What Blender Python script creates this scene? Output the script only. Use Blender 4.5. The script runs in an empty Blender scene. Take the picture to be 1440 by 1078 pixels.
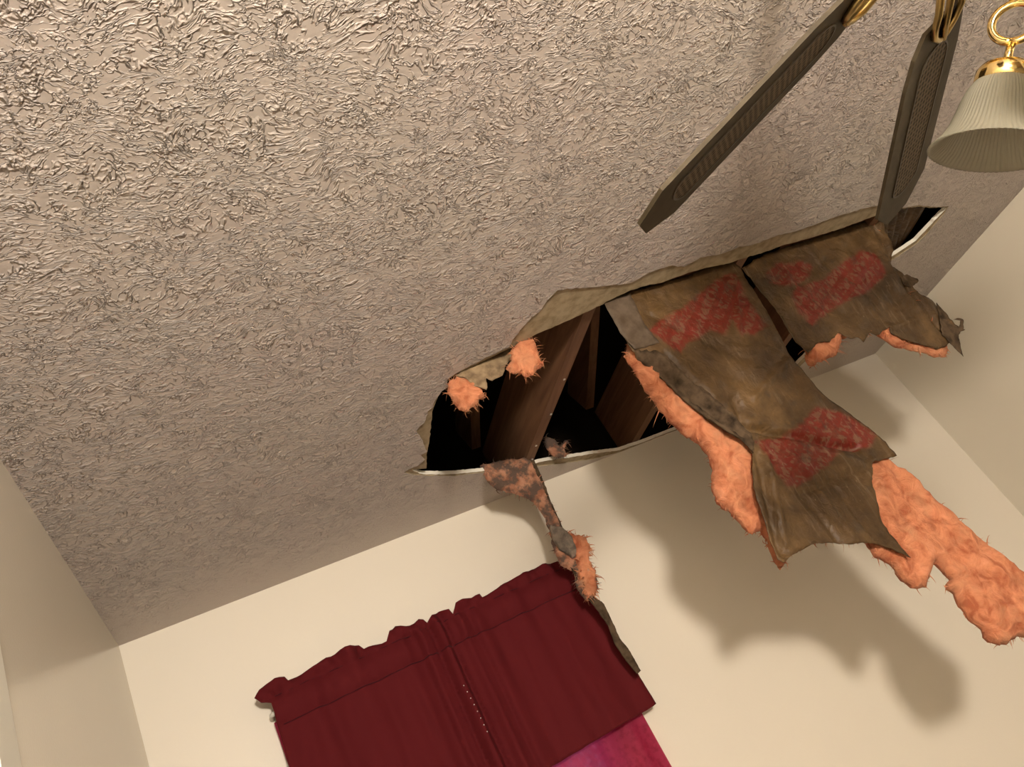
import bpy, bmesh, math, random
from mathutils import Vector, Matrix, noise
from mathutils.geometry import delaunay_2d_cdt

# ------------------------------------------------------------------ camera, light, exposure
SC = bpy.context.scene
COL = SC.collection
H = 2.44                                   # ceiling height; below, z is given relative to the ceiling
FPX = 1098.42
ROT = Vector((9.51555926e-01, -5.40424124e-01, -5.38794637e-02))   # world -> camera (x right, y down, z forward)
RM = Matrix.Rotation(ROT.length, 3, ROT.normalized())
CAMP = Vector((0.2602225, -2.4716526, -1.0))
cam_data = bpy.data.cameras.new('camera')
cam_data.sensor_width = 36.0
cam_data.lens = FPX / 1440 * 36.0
cam_data.clip_start = 0.02
cam = bpy.data.objects.new('camera', cam_data)
COL.objects.link(cam)
cr = Matrix((RM[0], -RM[1], -RM[2])).transposed()
cam.matrix_world = Matrix.Translation(CAMP + Vector((0, 0, H))) @ cr.to_4x4()
SC.camera = cam

world = bpy.data.worlds.new('world')
SC.world = world
world.use_nodes = True
bg = world.node_tree.nodes['Background']
bg.inputs[0].default_value = (0.72, 0.74, 0.95, 1)   # daylight outside the window
bg.inputs[1].default_value = .8

SC.view_settings.view_transform = 'Standard'
SC.view_settings.look = 'None'
SC.view_settings.gamma = 1.0
SC.view_settings.use_curve_mapping = False
SC.view_settings.exposure = 0.0

FAN = Vector((1.34, -2.19, 0))             # fan axis
LAMP_L = 590.0                              # the glowing globe of the floor lamp behind the camera
BULB_COL = (1.0, 0.90, 0.78)
R = math.radians
random.seed(7)

# ------------------------------------------------------------------ helpers
def pick(u, v, axis, val):
    """point of the view ray through pixel (u, v) on the plane axis = val"""
    d = RM.transposed() @ Vector(((u - 720) / FPX, (v - 539) / FPX, 1))
    t = (val - CAMP[axis]) / d[axis]
    return CAMP + t * d

def pick_f(u, v, f):
    """point of the view ray on the sheet y = f(z)"""
    d = RM.transposed() @ Vector(((u - 720) / FPX, (v - 539) / FPX, 1))
    lo, hi = 0.4, 6.0
    for _ in range(50):
        m = (lo + hi) / 2
        P = CAMP + m * d
        if P.y < f(P.z): lo = m
        else: hi = m
    return CAMP + lo * d

def pt_in(p, poly):
    x, y = p; c = False; n = len(poly); j = n - 1
    for i in range(n):
        xi, yi = poly[i]; xj, yj = poly[j]
        if (yi > y) != (yj > y) and x < (xj - xi) * (y - yi) / (yj - yi) + xi: c = not c
        j = i
    return c

def seg_d(p, poly, closed=True):
    best = 1e9; n = len(poly)
    for i in range(n if closed else n - 1):
        ax, ay = poly[i]; bx, by = poly[(i + 1) % n]
        dx, dy = bx - ax, by - ay; L = dx * dx + dy * dy
        t = 0 if L == 0 else max(0, min(1, ((p[0] - ax) * dx + (p[1] - ay) * dy) / L))
        best = min(best, math.hypot(p[0] - ax - t * dx, p[1] - ay - t * dy))
    return best

def resample(poly, h, jag=0.0, seed=0, closed=True, fr=60):
    out = []; n = len(poly)
    for i in range(n if closed else n - 1):
        a = Vector(poly[i]); b = Vector(poly[(i + 1) % n]); L = (b - a).length
        k = max(1, int(L / h)); nrm = Vector((-(b - a).y, (b - a).x)) / max(L, 1e-9)
        for s in range(k):
            q = a.lerp(b, s / k)
            o = jag * (noise.noise(Vector((q.x * fr, q.y * fr, seed))) + .6 * noise.noise(Vector((q.x * fr * 2.7, q.y * fr * 2.7, seed + 5))))
            out.append(tuple(q + nrm * o))
    if not closed: out.append(tuple(poly[-1]))
    return out

def cdt(poly, h, holes=(), inner=True):
    """triangulate a polygon (2D) with inner points about h apart; returns verts2d, tris"""
    pts = [Vector(p) for p in poly]; edges = []; n = len(pts)
    edges += [(i, (i + 1) % n) for i in range(n)]
    for hp in holes:
        b = len(pts); pts += [Vector(p) for p in hp]; m = len(hp)
        edges += [(b + i, b + (i + 1) % m) for i in range(m)]
    if inner:
        xs = [p[0] for p in poly]; ys = [p[1] for p in poly]
        rnd = random.Random(3); y = min(ys); row = 0
        while y < max(ys):
            x = min(xs) + (h / 2 if row % 2 else 0)
            while x < max(xs):
                q = (x + rnd.uniform(-.15, .15) * h, y + rnd.uniform(-.15, .15) * h)
                if pt_in(q, poly) and not any(pt_in(q, hp) for hp in holes) and seg_d(q, poly) > h * .45: pts.append(Vector(q))
                x += h
            y += h * .866; row += 1
    vs, _, fs, _, _, _ = delaunay_2d_cdt(pts, edges, [], 1, 1e-7)
    tris = []
    for f in fs:
        cx = sum(vs[i].x for i in f) / len(f); cy = sum(vs[i].y for i in f) / len(f)
        if pt_in((cx, cy), poly) and not any(pt_in((cx, cy), hp) for hp in holes): tris.append(tuple(f))
    return [tuple(v) for v in vs], tris

def mk(name, verts, faces, mat, parent=None, origin=None, smooth=True, mats=None, idx=None):
    """one mesh object from vertices in room space (z relative to the ceiling)"""
    vs = [Vector(v) for v in verts]
    if parent is not None:
        w = Vector(parent['w_org'])
        origin = w
    elif origin is None:
        mn = [min(v[i] for v in vs) for i in range(3)]; mx = [max(v[i] for v in vs) for i in range(3)]
        origin = Vector(((mn[0] + mx[0]) / 2, (mn[1] + mx[1]) / 2, mn[2]))
    origin = Vector(origin)
    me = bpy.data.meshes.new(name)
    me.from_pydata([v - origin for v in vs], [], faces)
    me.validate(); me.update()
    bm = bmesh.new(); bm.from_mesh(me); bmesh.ops.recalc_face_normals(bm, faces=bm.faces); bm.to_mesh(me); bm.free()
    for m in (mats or [mat]): me.materials.append(m)
    if idx:
        for p, i in zip(me.polygons, idx): p.material_index = i
    for p in me.polygons: p.use_smooth = smooth
    o = bpy.data.objects.new(name, me); COL.objects.link(o)
    o['w_org'] = tuple(origin)
    if parent is not None: o.parent = parent
    else: o.location = origin + Vector((0, 0, H))
    return o

def empty(name, loc):
    o = bpy.data.objects.new(name, None); COL.objects.link(o)
    o.empty_display_size = .1
    o.location = Vector(loc) + Vector((0, 0, H)); o['w_org'] = tuple(loc)
    return o

def tag(o, label=None, cat=None, group=None, kind=None):
    if label: o['label'] = label
    if cat: o['category'] = cat
    if group: o['group'] = group
    if kind: o['kind'] = kind
    return o

class MB:
    def __init__(s): s.v = []; s.f = []
    def add(s, vs, fs):
        b = len(s.v); s.v += [Vector(v) for v in vs]; s.f += [tuple(i + b for i in f) for f in fs]; return s
    def box(s, a, b, M=None):
        vs = [Vector((x, y, z)) for x in (a[0], b[0]) for y in (a[1], b[1]) for z in (a[2], b[2])]
        if M: vs = [M @ v for v in vs]
        return s.add(vs, [(0, 1, 3, 2), (4, 6, 7, 5), (0, 4, 5, 1), (2, 3, 7, 6), (0, 2, 6, 4), (1, 5, 7, 3)])
    def tube(s, pts, r, n=12, cap=True):
        pts = [Vector(p) for p in pts]; rs = r if isinstance(r, (list, tuple)) else [r] * len(pts)
        t0 = (pts[1] - pts[0]).normalized(); up = Vector((0, 0, 1)) if abs(t0.z) < .9 else Vector((1, 0, 0))
        a = t0.cross(up).normalized(); vs = []; fs = []
        for i, p in enumerate(pts):
            t = (pts[min(i + 1, len(pts) - 1)] - pts[max(i - 1, 0)]).normalized()
            a = (a - t * a.dot(t)).normalized(); b = t.cross(a)
            for k in range(n):
                w = 2 * math.pi * k / n; vs.append(p + (a * math.cos(w) + b * math.sin(w)) * rs[i])
        for i in range(len(pts) - 1):
            for k in range(n):
                k2 = (k + 1) % n; fs.append((i * n + k, i * n + k2, (i + 1) * n + k2, (i + 1) * n + k))
        if cap: fs.append(tuple(range(n))[::-1]); fs.append(tuple((len(pts) - 1) * n + k for k in range(n)))
        return s.add(vs, fs)
    def lathe(s, prof, C, axis=(0, 0, 1), n=48, rib=0, nrib=0):
        """profile (radius, height along axis)"""
        ax = Vector(axis).normalized(); up = Vector((0, 0, 1)) if abs(ax.z) < .9 else Vector((1, 0, 0))
        a = ax.cross(up).normalized(); b = ax.cross(a); vs = []; fs = []; C = Vector(C)
        for r, h in prof:
            for k in range(n):
                w = 2 * math.pi * k / n
                rr = r + (rib * math.cos(nrib * w) if nrib and r > .02 else 0)
                vs.append(C + ax * h + (a * math.cos(w) + b * math.sin(w)) * rr)
        for i in range(len(prof) - 1):
            for k in range(n):
                k2 = (k + 1) % n; fs.append((i * n + k, i * n + k2, (i + 1) * n + k2, (i + 1) * n + k))
        return s.add(vs, fs)
    def build(s, name, mat, parent=None, smooth=True, origin=None): return mk(name, s.v, s.f, mat, parent, origin, smooth)

# ------------------------------------------------------------------ materials
def mat(name, col, rough=.8, metal=0.0, **kw):
    m = bpy.data.materials.new(name); m.use_nodes = True
    b = m.node_tree.nodes['Principled BSDF']
    b.inputs['Base Color'].default_value = (*col, 1); b.inputs['Roughness'].default_value = rough; b.inputs['Metallic'].default_value = metal
    for k, v in kw.items(): b.inputs[k].default_value = v
    return m

class NT:
    def __init__(s, m): s.t = m.node_tree; s.b = s.t.nodes['Principled BSDF']; s.co = s.n('ShaderNodeNewGeometry').outputs['Position']
    def n(s, ty, **kw):
        nd = s.t.nodes.new(ty)
        for k, v in kw.items(): setattr(nd, k, v)
        return nd
    def L(s, a, b): s.t.links.new(a, b)
    def val(s, sock, v):
        if isinstance(v, (int, float)): sock.default_value = v
        elif isinstance(v, tuple): sock.default_value = v
        else: s.L(v, sock)
    def math(s, op, a, b=0.0, c=0.0, clamp=False):
        nd = s.n('ShaderNodeMath', operation=op, use_clamp=clamp); s.val(nd.inputs[0], a); s.val(nd.inputs[1], b)
        if len(nd.inputs) > 2: s.val(nd.inputs[2], c)
        return nd.outputs[0]
    def vmath(s, op, a, b):
        nd = s.n('ShaderNodeVectorMath', operation=op); s.val(nd.inputs[0], a); s.val(nd.inputs[1], b); return nd.outputs[0]
    def noise(s, scale, detail=4, rough=.55, vec=None, dist=0.0, color=False):
        nd = s.n('ShaderNodeTexNoise'); s.val(nd.inputs['Vector'], vec or s.co)
        nd.inputs['Scale'].default_value = scale; nd.inputs['Detail'].default_value = detail
        nd.inputs['Roughness'].default_value = rough; nd.inputs['Distortion'].default_value = dist
        return nd.outputs['Color' if color else 'Fac']
    def scale(s, v, vec=None):
        nd = s.n('ShaderNodeMapping'); s.val(nd.inputs['Vector'], vec or s.co); nd.inputs['Scale'].default_value = v; return nd.outputs[0]
    def ramp(s, f, stops):
        nd = s.n('ShaderNodeValToRGB'); s.L(f, nd.inputs[0]); e = nd.color_ramp.elements
        while len(e) < len(stops): e.new(.5)
        for el, (p, c) in zip(e, stops): el.position = p; el.color = (*c, 1) if isinstance(c, tuple) else (c, c, c, 1)
        return nd.outputs[0]
    def mix(s, f, a, b):
        nd = s.n('ShaderNodeMix', data_type='RGBA'); s.val(nd.inputs[0], f)
        for i, v in ((6, a), (7, b)):
            if isinstance(v, tuple): nd.inputs[i].default_value = (*v, 1)
            else: s.L(v, nd.inputs[i])
        return nd.outputs[2]
    def bump(s, h, dist, strength=1.0):
        nd = s.n('ShaderNodeBump'); s.L(h, nd.inputs['Height']); nd.inputs['Distance'].default_value = dist; nd.inputs['Strength'].default_value = strength
        s.L(nd.outputs[0], s.b.inputs['Normal']); return nd

def wall_paint(name, col, rough=.45, spec=.4):
    m = mat(name, col, rough); t = NT(m); t.b.inputs['Specular IOR Level'].default_value = spec
    f = t.noise(2.2, 3); t.L(t.mix(f, col, tuple(c * .95 for c in col)), t.b.inputs['Base Color'])
    t.bump(t.noise(160, 3), .0006, .35)
    return m

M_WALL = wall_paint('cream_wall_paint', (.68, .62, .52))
M_WALL2 = wall_paint('eggshell_wall_paint_shaded', (.60, .55, .45), .24, .8)  # same paint as the back wall, glossier, darkened for the weaker light there

def ceiling_mat():
    m = mat('stomped_ceiling_texture', (.70, .64, .60), .5); t = NT(m)
    t.b.inputs['Specular IOR Level'].default_value = .45
    def warped(vec, sc, amt, det=2):
        w = t.vmath('SUBTRACT', t.noise(sc, det, color=True, vec=vec), (.5, .5, .5)); w = t.vmath('SCALE', w, (0, 0, 0)); w.node.inputs[3].default_value = amt
        return t.vmath('ADD', vec, w)
    co = warped(t.co, 6, .12)
    co2 = warped(co, 26, .045, 3)
    def ridge(scale, vec, width, detail=1.5, sc=(1, 1, 1)):
        n = t.noise(scale, detail, .5, t.scale(sc, vec))
        d = t.math('ABSOLUTE', t.math('SUBTRACT', n, .5))
        return t.math('SUBTRACT', 1.0, t.math('DIVIDE', d, width), clamp=True)
    def vor(scale, vec, width, sc=(1, 1, 1)):
        nd = t.n('ShaderNodeTexVoronoi', feature='DISTANCE_TO_EDGE'); t.L(t.scale(sc, vec), nd.inputs['Vector']); nd.inputs['Scale'].default_value = scale
        return t.math('SUBTRACT', 1.0, t.math('DIVIDE', nd.outputs['Distance'], width), clamp=True)
    m1 = t.ramp(t.noise(11, 3), [(.44, 0.0), (.60, 1.0)])
    m2 = t.ramp(t.noise(15, 3, vec=t.scale((1, 1.3, 1), co)), [(.40, .1), (.58, 1.0)])
    m3 = t.ramp(t.noise(60, 2), [(.42, 0.0), (.58, 1.0)])
    a = t.math('MULTIPLY', vor(17, co2, .065, (.8, 1.35, 1)), m1)
    b = t.math('MULTIPLY', ridge(20, co2, .020, 2.0, (.7, 1.3, 1)), m2)
    b2 = t.math('MULTIPLY', ridge(42, co2, .04, 2.0, (.6, 1.4, 1)), t.ramp(t.noise(20, 2), [(.38, .15), (.55, .75)]))
    c = t.math('MULTIPLY', vor(60, co2, .12, (.7, 1.3, 1)), t.math('MULTIPLY', m3, .4))
    h = t.math('MAXIMUM', t.math('MAXIMUM', t.math('MULTIPLY', a, m3), b2), t.math('MAXIMUM', t.math('MULTIPLY', b, m3), c))
    # the taped strip along the wall is smoother
    sep = t.n('ShaderNodeSeparateXYZ'); t.L(t.co, sep.inputs[0])
    edge = t.ramp(t.math('MULTIPLY', sep.outputs['Y'], -1.0), [(.03, .12), (.40, 1.0)])
    h = t.math('MULTIPLY', h, edge)
    h = t.math('ADD', h, t.math('MULTIPLY', t.noise(90, 3), .10))
    t.bump(h, .0078, 1.0)
    t.L(t.mix(t.noise(1.6, 3), (.47, .39, .36), (.46, .415, .355)), t.b.inputs['Base Color'])
    return m
M_CEIL = ceiling_mat()
M_GYP = mat('broken_gypsum', (.78, .74, .64), .9); t = NT(M_GYP); t.bump(t.noise(220, 4), .002, .8)
M_BOARDP = mat('drywall_backing_paper', (.52, .43, .30), .85, 0, **{'Specular IOR Level': .12}); t = NT(M_BOARDP)
t.L(t.ramp(t.noise(40, 5), [(.3, (.22, .17, .10)), (.6, (.36, .29, .19))]), t.b.inputs['Base Color']); t.bump(t.noise(120, 4), .001, .5)

def wood_mat(name, c1, c2, axis=1):
    m = mat(name, c1, .75); t = NT(m); s = [28, 28, 28]; s[axis] = 2.0
    n = t.noise(1, 5, .6, t.scale(tuple(s)), 1.2)
    t.L(t.ramp(n, [(.3, c1), (.7, c2)]), t.b.inputs['Base Color']); t.bump(n, .002, .4)
    return m
M_WOOD = wood_mat('aged_joist_wood', (.10, .038, .015), (.20, .095, .042))
M_DECK = wood_mat('dark_roof_sheathing', (.10, .06, .035), (.16, .095, .05), 0)
M_NAIL = mat('nail_steel', (.75, .73, .70), .3, 1.0)

def kraft_mat():
    m = mat('kraft_facing', (.30, .19, .09), .5); t = NT(m); t.b.inputs['Specular IOR Level'].default_value = .22
    base = t.ramp(t.noise(9, 6, .6), [(.30, (.034, .018, .007)), (.52, (.072, .040, .015)), (.75, (.130, .075, .031))])
    at = t.n('ShaderNodeAttribute', attribute_name='print'); uv = t.n('ShaderNodeAttribute', attribute_name='band')
    fade = t.ramp(t.noise(60, 5, .7), [(.30, .55), (.55, 1.0)])
    g = t.noise(1, 1.0, .5, t.scale((95, 48, 1), uv.outputs['Vector']), .6)
    sp = t.n('ShaderNodeSeparateXYZ'); t.L(uv.outputs['Vector'], sp.inputs[0])
    row = t.math('PINGPONG', sp.outputs['Y'], .021)
    rowm = t.ramp(t.math('MULTIPLY', row, 47.0), [(.30, 0.0), (.42, 1.0)])
    gl = t.math('MULTIPLY', t.ramp(g, [(.50, 0.0), (.55, .85)]), rowm)
    red = t.mix(t.noise(25, 3), (.098, .008, .005), (.145, .018, .009))
    red = t.mix(gl, red, (.135, .060, .035))
    c = t.mix(t.math('MULTIPLY', at.outputs['Fac'], fade), base, red)
    speck = t.ramp(t.noise(150, 3, .7, t.scale((1, 1, .35))), [(.70, 0.0), (.76, .8)])
    spm = t.ramp(t.noise(6, 3), [(.45, 0.0), (.6, 1.0)])
    c = t.mix(t.math('MULTIPLY', speck, spm), c, (.40, .34, .25))
    st = t.ramp(t.noise(14, 5, .65), [(.30, .75), (.42, 0.0)])
    c = t.mix(st, c, (.045, .03, .018))
    stk = t.ramp(t.noise(1, 4, .65, t.scale((95, 40, 9)), .5), [(.56, 0.0), (.70, .45)])
    c = t.mix(t.math('MULTIPLY', stk, t.ramp(t.noise(4, 2), [(.42, 0.0), (.6, 1.0)])), c, (.20, .15, .10))
    t.L(c, t.b.inputs['Base Color'])
    nv = t.noise(22, 5, .55, dist=.8)
    nd = t.n('ShaderNodeTexVoronoi', feature='DISTANCE_TO_EDGE'); nd.inputs['Scale'].default_value = 14
    t.L(t.vmath('ADD', t.co, t.vmath('MULTIPLY', t.noise(9, 2, color=True), (.09, .09, .09))), nd.inputs['Vector'])
    cr_ = t.math('MULTIPLY', t.math('MINIMUM', nd.outputs['Distance'], .25), 1.6)
    t.bump(t.math('ADD', nv, t.math('MULTIPLY', cr_, .6)), .009, .75)
    t.L(t.ramp(t.noise(30, 3), [(.3, .35), (.7, .65)]), t.b.inputs['Roughness'])
    return m
M_KRAFT = kraft_mat()
M_BARE = mat('bare_kraft_scrap', (.40, .29, .17), .85, 0, **{'Specular IOR Level': .12}); t = NT(M_BARE)
t.L(t.ramp(t.noise(35, 5), [(.3, (.09, .06, .035)), (.6, (.24, .17, .10))]), t.b.inputs['Base Color']); t.bump(t.noise(50, 4), .004, .6)
M_DIRTY = mat('dirty_kraft_strip', (.10, .07, .04), .85, 0, **{'Specular IOR Level': .12}); t = NT(M_DIRTY)
t.L(t.ramp(t.noise(35, 5), [(.3, (.022, .014, .008)), (.6, (.085, .056, .033))]), t.b.inputs['Base Color']); t.bump(t.noise(50, 4), .004, .6)
M_FLANGE = mat('grey_stapling_flange', (.30, .26, .21), .55, 0, **{'Specular IOR Level': .12}); t = NT(M_FLANGE)
t.L(t.ramp(t.noise(30, 5), [(.3, (.055, .037, .022)), (.7, (.105, .077, .055))]), t.b.inputs['Base Color']); t.bump(t.noise(40, 4), .004, .5)

def wool_mat(name, ca, cb, dirt, ds=11, dr=(.34, .5)):
    m = mat(name, ca, .95); t = NT(m)
    b = t.b; b.inputs['Subsurface Weight'].default_value = .25; b.inputs['Subsurface Radius'].default_value = (.02, .008, .004); b.inputs['Subsurface Scale'].default_value = .5
    n = t.noise(24, 6, .62, dist=.9)
    c = t.ramp(n, [(.36, ca), (.56, cb), (.72, tuple(min(1, v * 1.15 + .03) for v in cb))])  # shade in the colour: hollows of the wool darker, raised tufts paler
    d = t.ramp(t.noise(ds, 5, .65), [(dr[0], dirt[0]), (dr[1], 0.0)])
    c = t.mix(d, c, dirt[1]); t.L(c, b.inputs['Base Color'])
    t.bump(t.math('ADD', n, t.math('MULTIPLY', t.noise(160, 3, .7, dist=2), .35)), .016, .8)
    return m
M_PINK = wool_mat('pink_glass_wool', (.36, .10, .04), (.58, .22, .105), (.45, (.50, .25, .13)))
M_PINKD = wool_mat('soiled_pink_glass_wool', (.30, .11, .055), (.46, .22, .13), (.9, (.09, .065, .05)), 24, (.44, .56))

def cloth_mat(name, col, rough=.7, sheen=.3):
    m = mat(name, col, rough); t = NT(m); t.b.inputs['Sheen Weight'].default_value = sheen; t.b.inputs['Specular IOR Level'].default_value = .12
    wv = t.n('ShaderNodeTexWave', wave_type='BANDS', bands_direction='Z'); t.L(t.co, wv.inputs[0]); wv.inputs['Scale'].default_value = 260
    t.bump(t.math('ADD', t.noise(30, 3), t.math('MULTIPLY', wv.outputs['Fac'], .03)), .003, .35)
    return m
M_VAL = cloth_mat('burgundy_valance_cloth', (.078, .006, .008), .85, 0)
M_HEM = cloth_mat('burgundy_stitching', (.035, .002, .005), .8, .05)
def sheer():
    m = mat('magenta_sheer_cloth', (.36, .02, .075), .7); t = NT(m)
    out = [n for n in t.t.nodes if n.type == 'OUTPUT_MATERIAL'][0]
    tr = t.n('ShaderNodeBsdfTranslucent'); tr.inputs[0].default_value = (.50, .035, .095, 1)
    mx = t.n('ShaderNodeMixShader')
    n = t.noise(14, 4, .6, t.scale((1, 1, .25)))
    t.L(t.ramp(n, [(.3, .35), (.7, .75)]), mx.inputs[0]); t.L(t.b.outputs[0], mx.inputs[1]); t.L(tr.outputs[0], mx.inputs[2])
    tp = t.n('ShaderNodeBsdfTransparent'); tp.inputs[0].default_value = (.55, .16, .25, 1)
    m2 = t.n('ShaderNodeMixShader'); t.L(t.ramp(t.noise(60, 4), [(.45, .03), (.7, .30)]), m2.inputs[0])
    t.L(mx.outputs[0], m2.inputs[1]); t.L(tp.outputs[0], m2.inputs[2]); t.L(m2.outputs[0], out.inputs[0])
    return m
M_SHEER = sheer()
M_BEAD = mat('pale_hole_light', (.85, .78, .74), .3)  # white beads stand in for daylight coming through stitch holes

M_BLADE = mat('fan_blade_veneer', (.25, .20, .13), .6); t = NT(M_BLADE); t.b.inputs['Specular IOR Level'].default_value = .15
t.L(t.ramp(t.noise(6, 5, .6, t.scale((3, 3, 3)), 1.5), [(.3, (.045, .034, .019)), (.7, (.075, .058, .035))]), t.b.inputs['Base Color'])
M_CANE = mat('woven_cane', (.30, .24, .15), .7, 0, **{'Specular IOR Level': .2}); t = NT(M_CANE)
uvn = t.n('ShaderNodeAttribute', attribute_name='band'); ck = t.n('ShaderNodeTexVoronoi', feature='F1'); t.L(uvn.outputs['Vector'], ck.inputs['Vector'])
ck.inputs['Scale'].default_value = 105; ck.inputs['Randomness'].default_value = .15
t.L(t.ramp(ck.outputs['Distance'], [(.20, (.022, .015, .009)), (.5, (.135, .10, .062))]), t.b.inputs['Base Color']); t.bump(ck.outputs['Distance'], .002, 1)
M_TRIMD = mat('blade_dark_inlay', (.05, .035, .02), .5)
M_BRASS = mat('polished_brass', (.88, .66, .28), .14, 1.0)
M_BRASSD = mat('aged_brass', (.42, .30, .12), .3, 1.0)
def glass_mat():
    m = mat('frosted_ribbed_glass', (.28, .265, .21), .35); t = NT(m)
    out = [n for n in t.t.nodes if n.type == 'OUTPUT_MATERIAL'][0]
    tr = t.n('ShaderNodeBsdfTranslucent'); tr.inputs[0].default_value = (.45, .43, .35, 1)
    tp = t.n('ShaderNodeBsdfTransparent'); tp.inputs[0].default_value = (.92, .90, .84, 1)
    a = t.n('ShaderNodeMixShader'); a.inputs[0].default_value = .45; t.L(t.b.outputs[0], a.inputs[1]); t.L(tr.outputs[0], a.inputs[2])
    b = t.n('ShaderNodeMixShader'); b.inputs[0].default_value = .36; t.L(a.outputs[0], b.inputs[1]); t.L(tp.outputs[0], b.inputs[2])
    t.L(b.outputs[0], out.inputs[0]); return m
M_GLASS = glass_mat()
M_SOCK = mat('white_socket', (.8, .78, .7), .5)
M_BULB = mat('opal_globe', (1, .9, .7), .4); M_BULB.node_tree.nodes['Principled BSDF'].inputs['Emission Color'].default_value = (*BULB_COL, 1)
M_BULB.node_tree.nodes['Principled BSDF'].inputs['Emission Strength'].default_value = LAMP_L
M_TRIM = wall_paint('white_gloss_trim', (.62, .60, .52), .6, .2)
M_FLOOR = mat('dark_unseen_floor', (.34, .28, .21), .95); t = NT(M_FLOOR)  # unseen floor, coloured dark so that little light bounces off it
t.L(t.ramp(t.noise(180, 3), [(.3, (.05, .04, .03)), (.7, (.09, .075, .06))]), t.b.inputs['Base Color']); t.bump(t.noise(400, 2), .004, .8)
M_FRONT = wall_paint('dark_unseen_wall', (.10, .065, .04))  # unseen front wall, coloured dark to cut light bounced around the room
M_PANE = mat('window_glass', (1, 1, 1), .02, 0, **{'Transmission Weight': 1.0, 'IOR': 1.02})
M_DARK = mat('attic_black', (.010, .007, .005), 1.0, 0, **{'Specular IOR Level': .0})  # black that stands in for the darkness of the attic

# ------------------------------------------------------------------ the room
W, D = 3.296, 6.5
WX0, WX1, WZ0, WZ1 = .45, 1.24, -.50, -1.60       # window opening in the back wall

def slab(name, mb, m, label=None): o = mb.build(name, m, smooth=False); o['kind'] = 'structure'; return o
slab('floor', MB().box((-.1, -D - .1, -H - .1), (W + .1, .1, -H)), M_FLOOR)
b = MB()
b.box((-.1, 0, -H), (WX0, .12, 0)); b.box((WX1, 0, -H), (W + .1, .12, 0))
b.box((WX0, 0, WZ0), (WX1, .12, 0)); b.box((WX0, 0, -H), (WX1, .12, WZ1))
slab('wall_back', b, M_WALL)
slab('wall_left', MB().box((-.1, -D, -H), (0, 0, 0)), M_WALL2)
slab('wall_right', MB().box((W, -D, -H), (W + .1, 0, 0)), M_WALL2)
slab('wall_front', MB().box((-.1, -D - .1, -H), (W + .1, -D, 0)), M_FRONT)
for nm, a_, b_ in (('baseboard_back', (0, -.015, -H), (W, 0, -H + .09)), ('baseboard_left', (0, -1.26, -H), (.015, -.015, -H + .09)), ('baseboard_right', (W - .015, -D, -H), (W, -.015, -H + .09))):
    slab(nm, MB().box(a_, b_), M_TRIM)
# window behind the curtain
wf = MB()
for a_, b_ in (((WX0, .03, WZ1), (WX0 + .04, .09, WZ0)), ((WX1 - .04, .03, WZ1), (WX1, .09, WZ0)), ((WX0 + .04, .03, WZ0 - .04), (WX1 - .04, .09, WZ0)),
               ((WX0 + .04, .03, WZ1), (WX1 - .04, .09, WZ1 + .04)), ((WX0 + .04, .04, -1.07), (WX1 - .04, .08, -1.03))): wf.box(a_, b_)
win = slab('window_1', wf, M_TRIM)
mk('window_pane', *(lambda q: (q.v, q.f))(MB().box((WX0 + .04, .058, WZ1 + .04), (WX1 - .04, .062, WZ0 - .04))), M_PANE, win, smooth=False)
# door with its casing on the left wall
tr = MB(); tr.box((0, -1.475, -H), (.022, -1.395, -.40)); tr.box((0, -2.33, -H), (.022, -2.25, -.40)); tr.box((0, -2.25, -.48), (.022, -1.475, -.40))
slab('trim_1', tr, M_TRIM)
dr = slab('door_1', MB().box((.002, -2.25, -H), (.012, -1.475, -.48)), M_TRIM)
MB().lathe([(.0, 0), (.012, 0), (.012, .03), (.028, .045), (.028, .06), (.0, .072)], (.012, -2.18, -H + .95), (1, 0, 0), 24).build('door_knob', M_BRASS, dr)

# ------------------------------------------------------------------ the ceiling and its hole
def C2(u, v, z=0.0): p = pick(u, v, 2, z); return (p.x, min(p.y, -.0015))
skin_px = [(568, 664), (578, 658), (588, 655), (598, 646), (592, 640), (602, 634), (598, 628), (590, 612), (586, 606), (590, 600), (598, 594), (602, 578), (610, 572),
           (612, 562), (622, 550), (630, 544), (628, 534), (642, 524), (668, 511), (690, 500), (716, 488), (722, 478), (732, 464), (742, 452), (760, 436),
           (768, 424), (784, 408), (810, 405), (838, 404), (866, 400), (888, 398), (912, 384), (940, 374), (962, 375), (985, 362), (1012, 358), (1040, 347),
           (1062, 343), (1090, 332), (1120, 325), (1150, 314), (1180, 303), (1205, 296), (1226, 290), (1240, 289), (1262, 288), (1268, 292), (1292, 289), (1312, 291), (1334, 290),
           (1328, 300), (1316, 314), (1304, 328), (1290, 342), (1272, 354), (1254, 366), (1230, 395), (1190, 450), (1120, 520), (1060, 570), (1010, 600), (975, 610)]
low_px = [(930, 626), (900, 632), (870, 640), (830, 646), (800, 650), (770, 654), (748, 656), (720, 658), (690, 664), (660, 666), (640, 669), (610, 669), (585, 668)]
board_px = [(580, 660), (600, 658), (600, 640), (604, 618), (606, 596), (609, 575), (616, 556), (632, 532), (668, 513), (716, 490), (760, 467), (800, 450), (848, 427), (852, 424),
            (882, 410), (905, 402), (930, 397), (955, 388), (985, 378), (1005, 374), (1025, 370), (1042, 364), (1070, 356), (1100, 345), (1140, 334), (1180, 322), (1215, 309), (1240, 300),
            (1262, 291), (1270, 293), (1292, 290.5), (1312, 292), (1332, 291), (1326, 298), (1314, 310), (1302, 323), (1288, 338), (1270, 350), (1250, 363), (1227, 391), (1187, 446), (1117, 516), (1057, 566), (1007, 596), (975, 602)]
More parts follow.
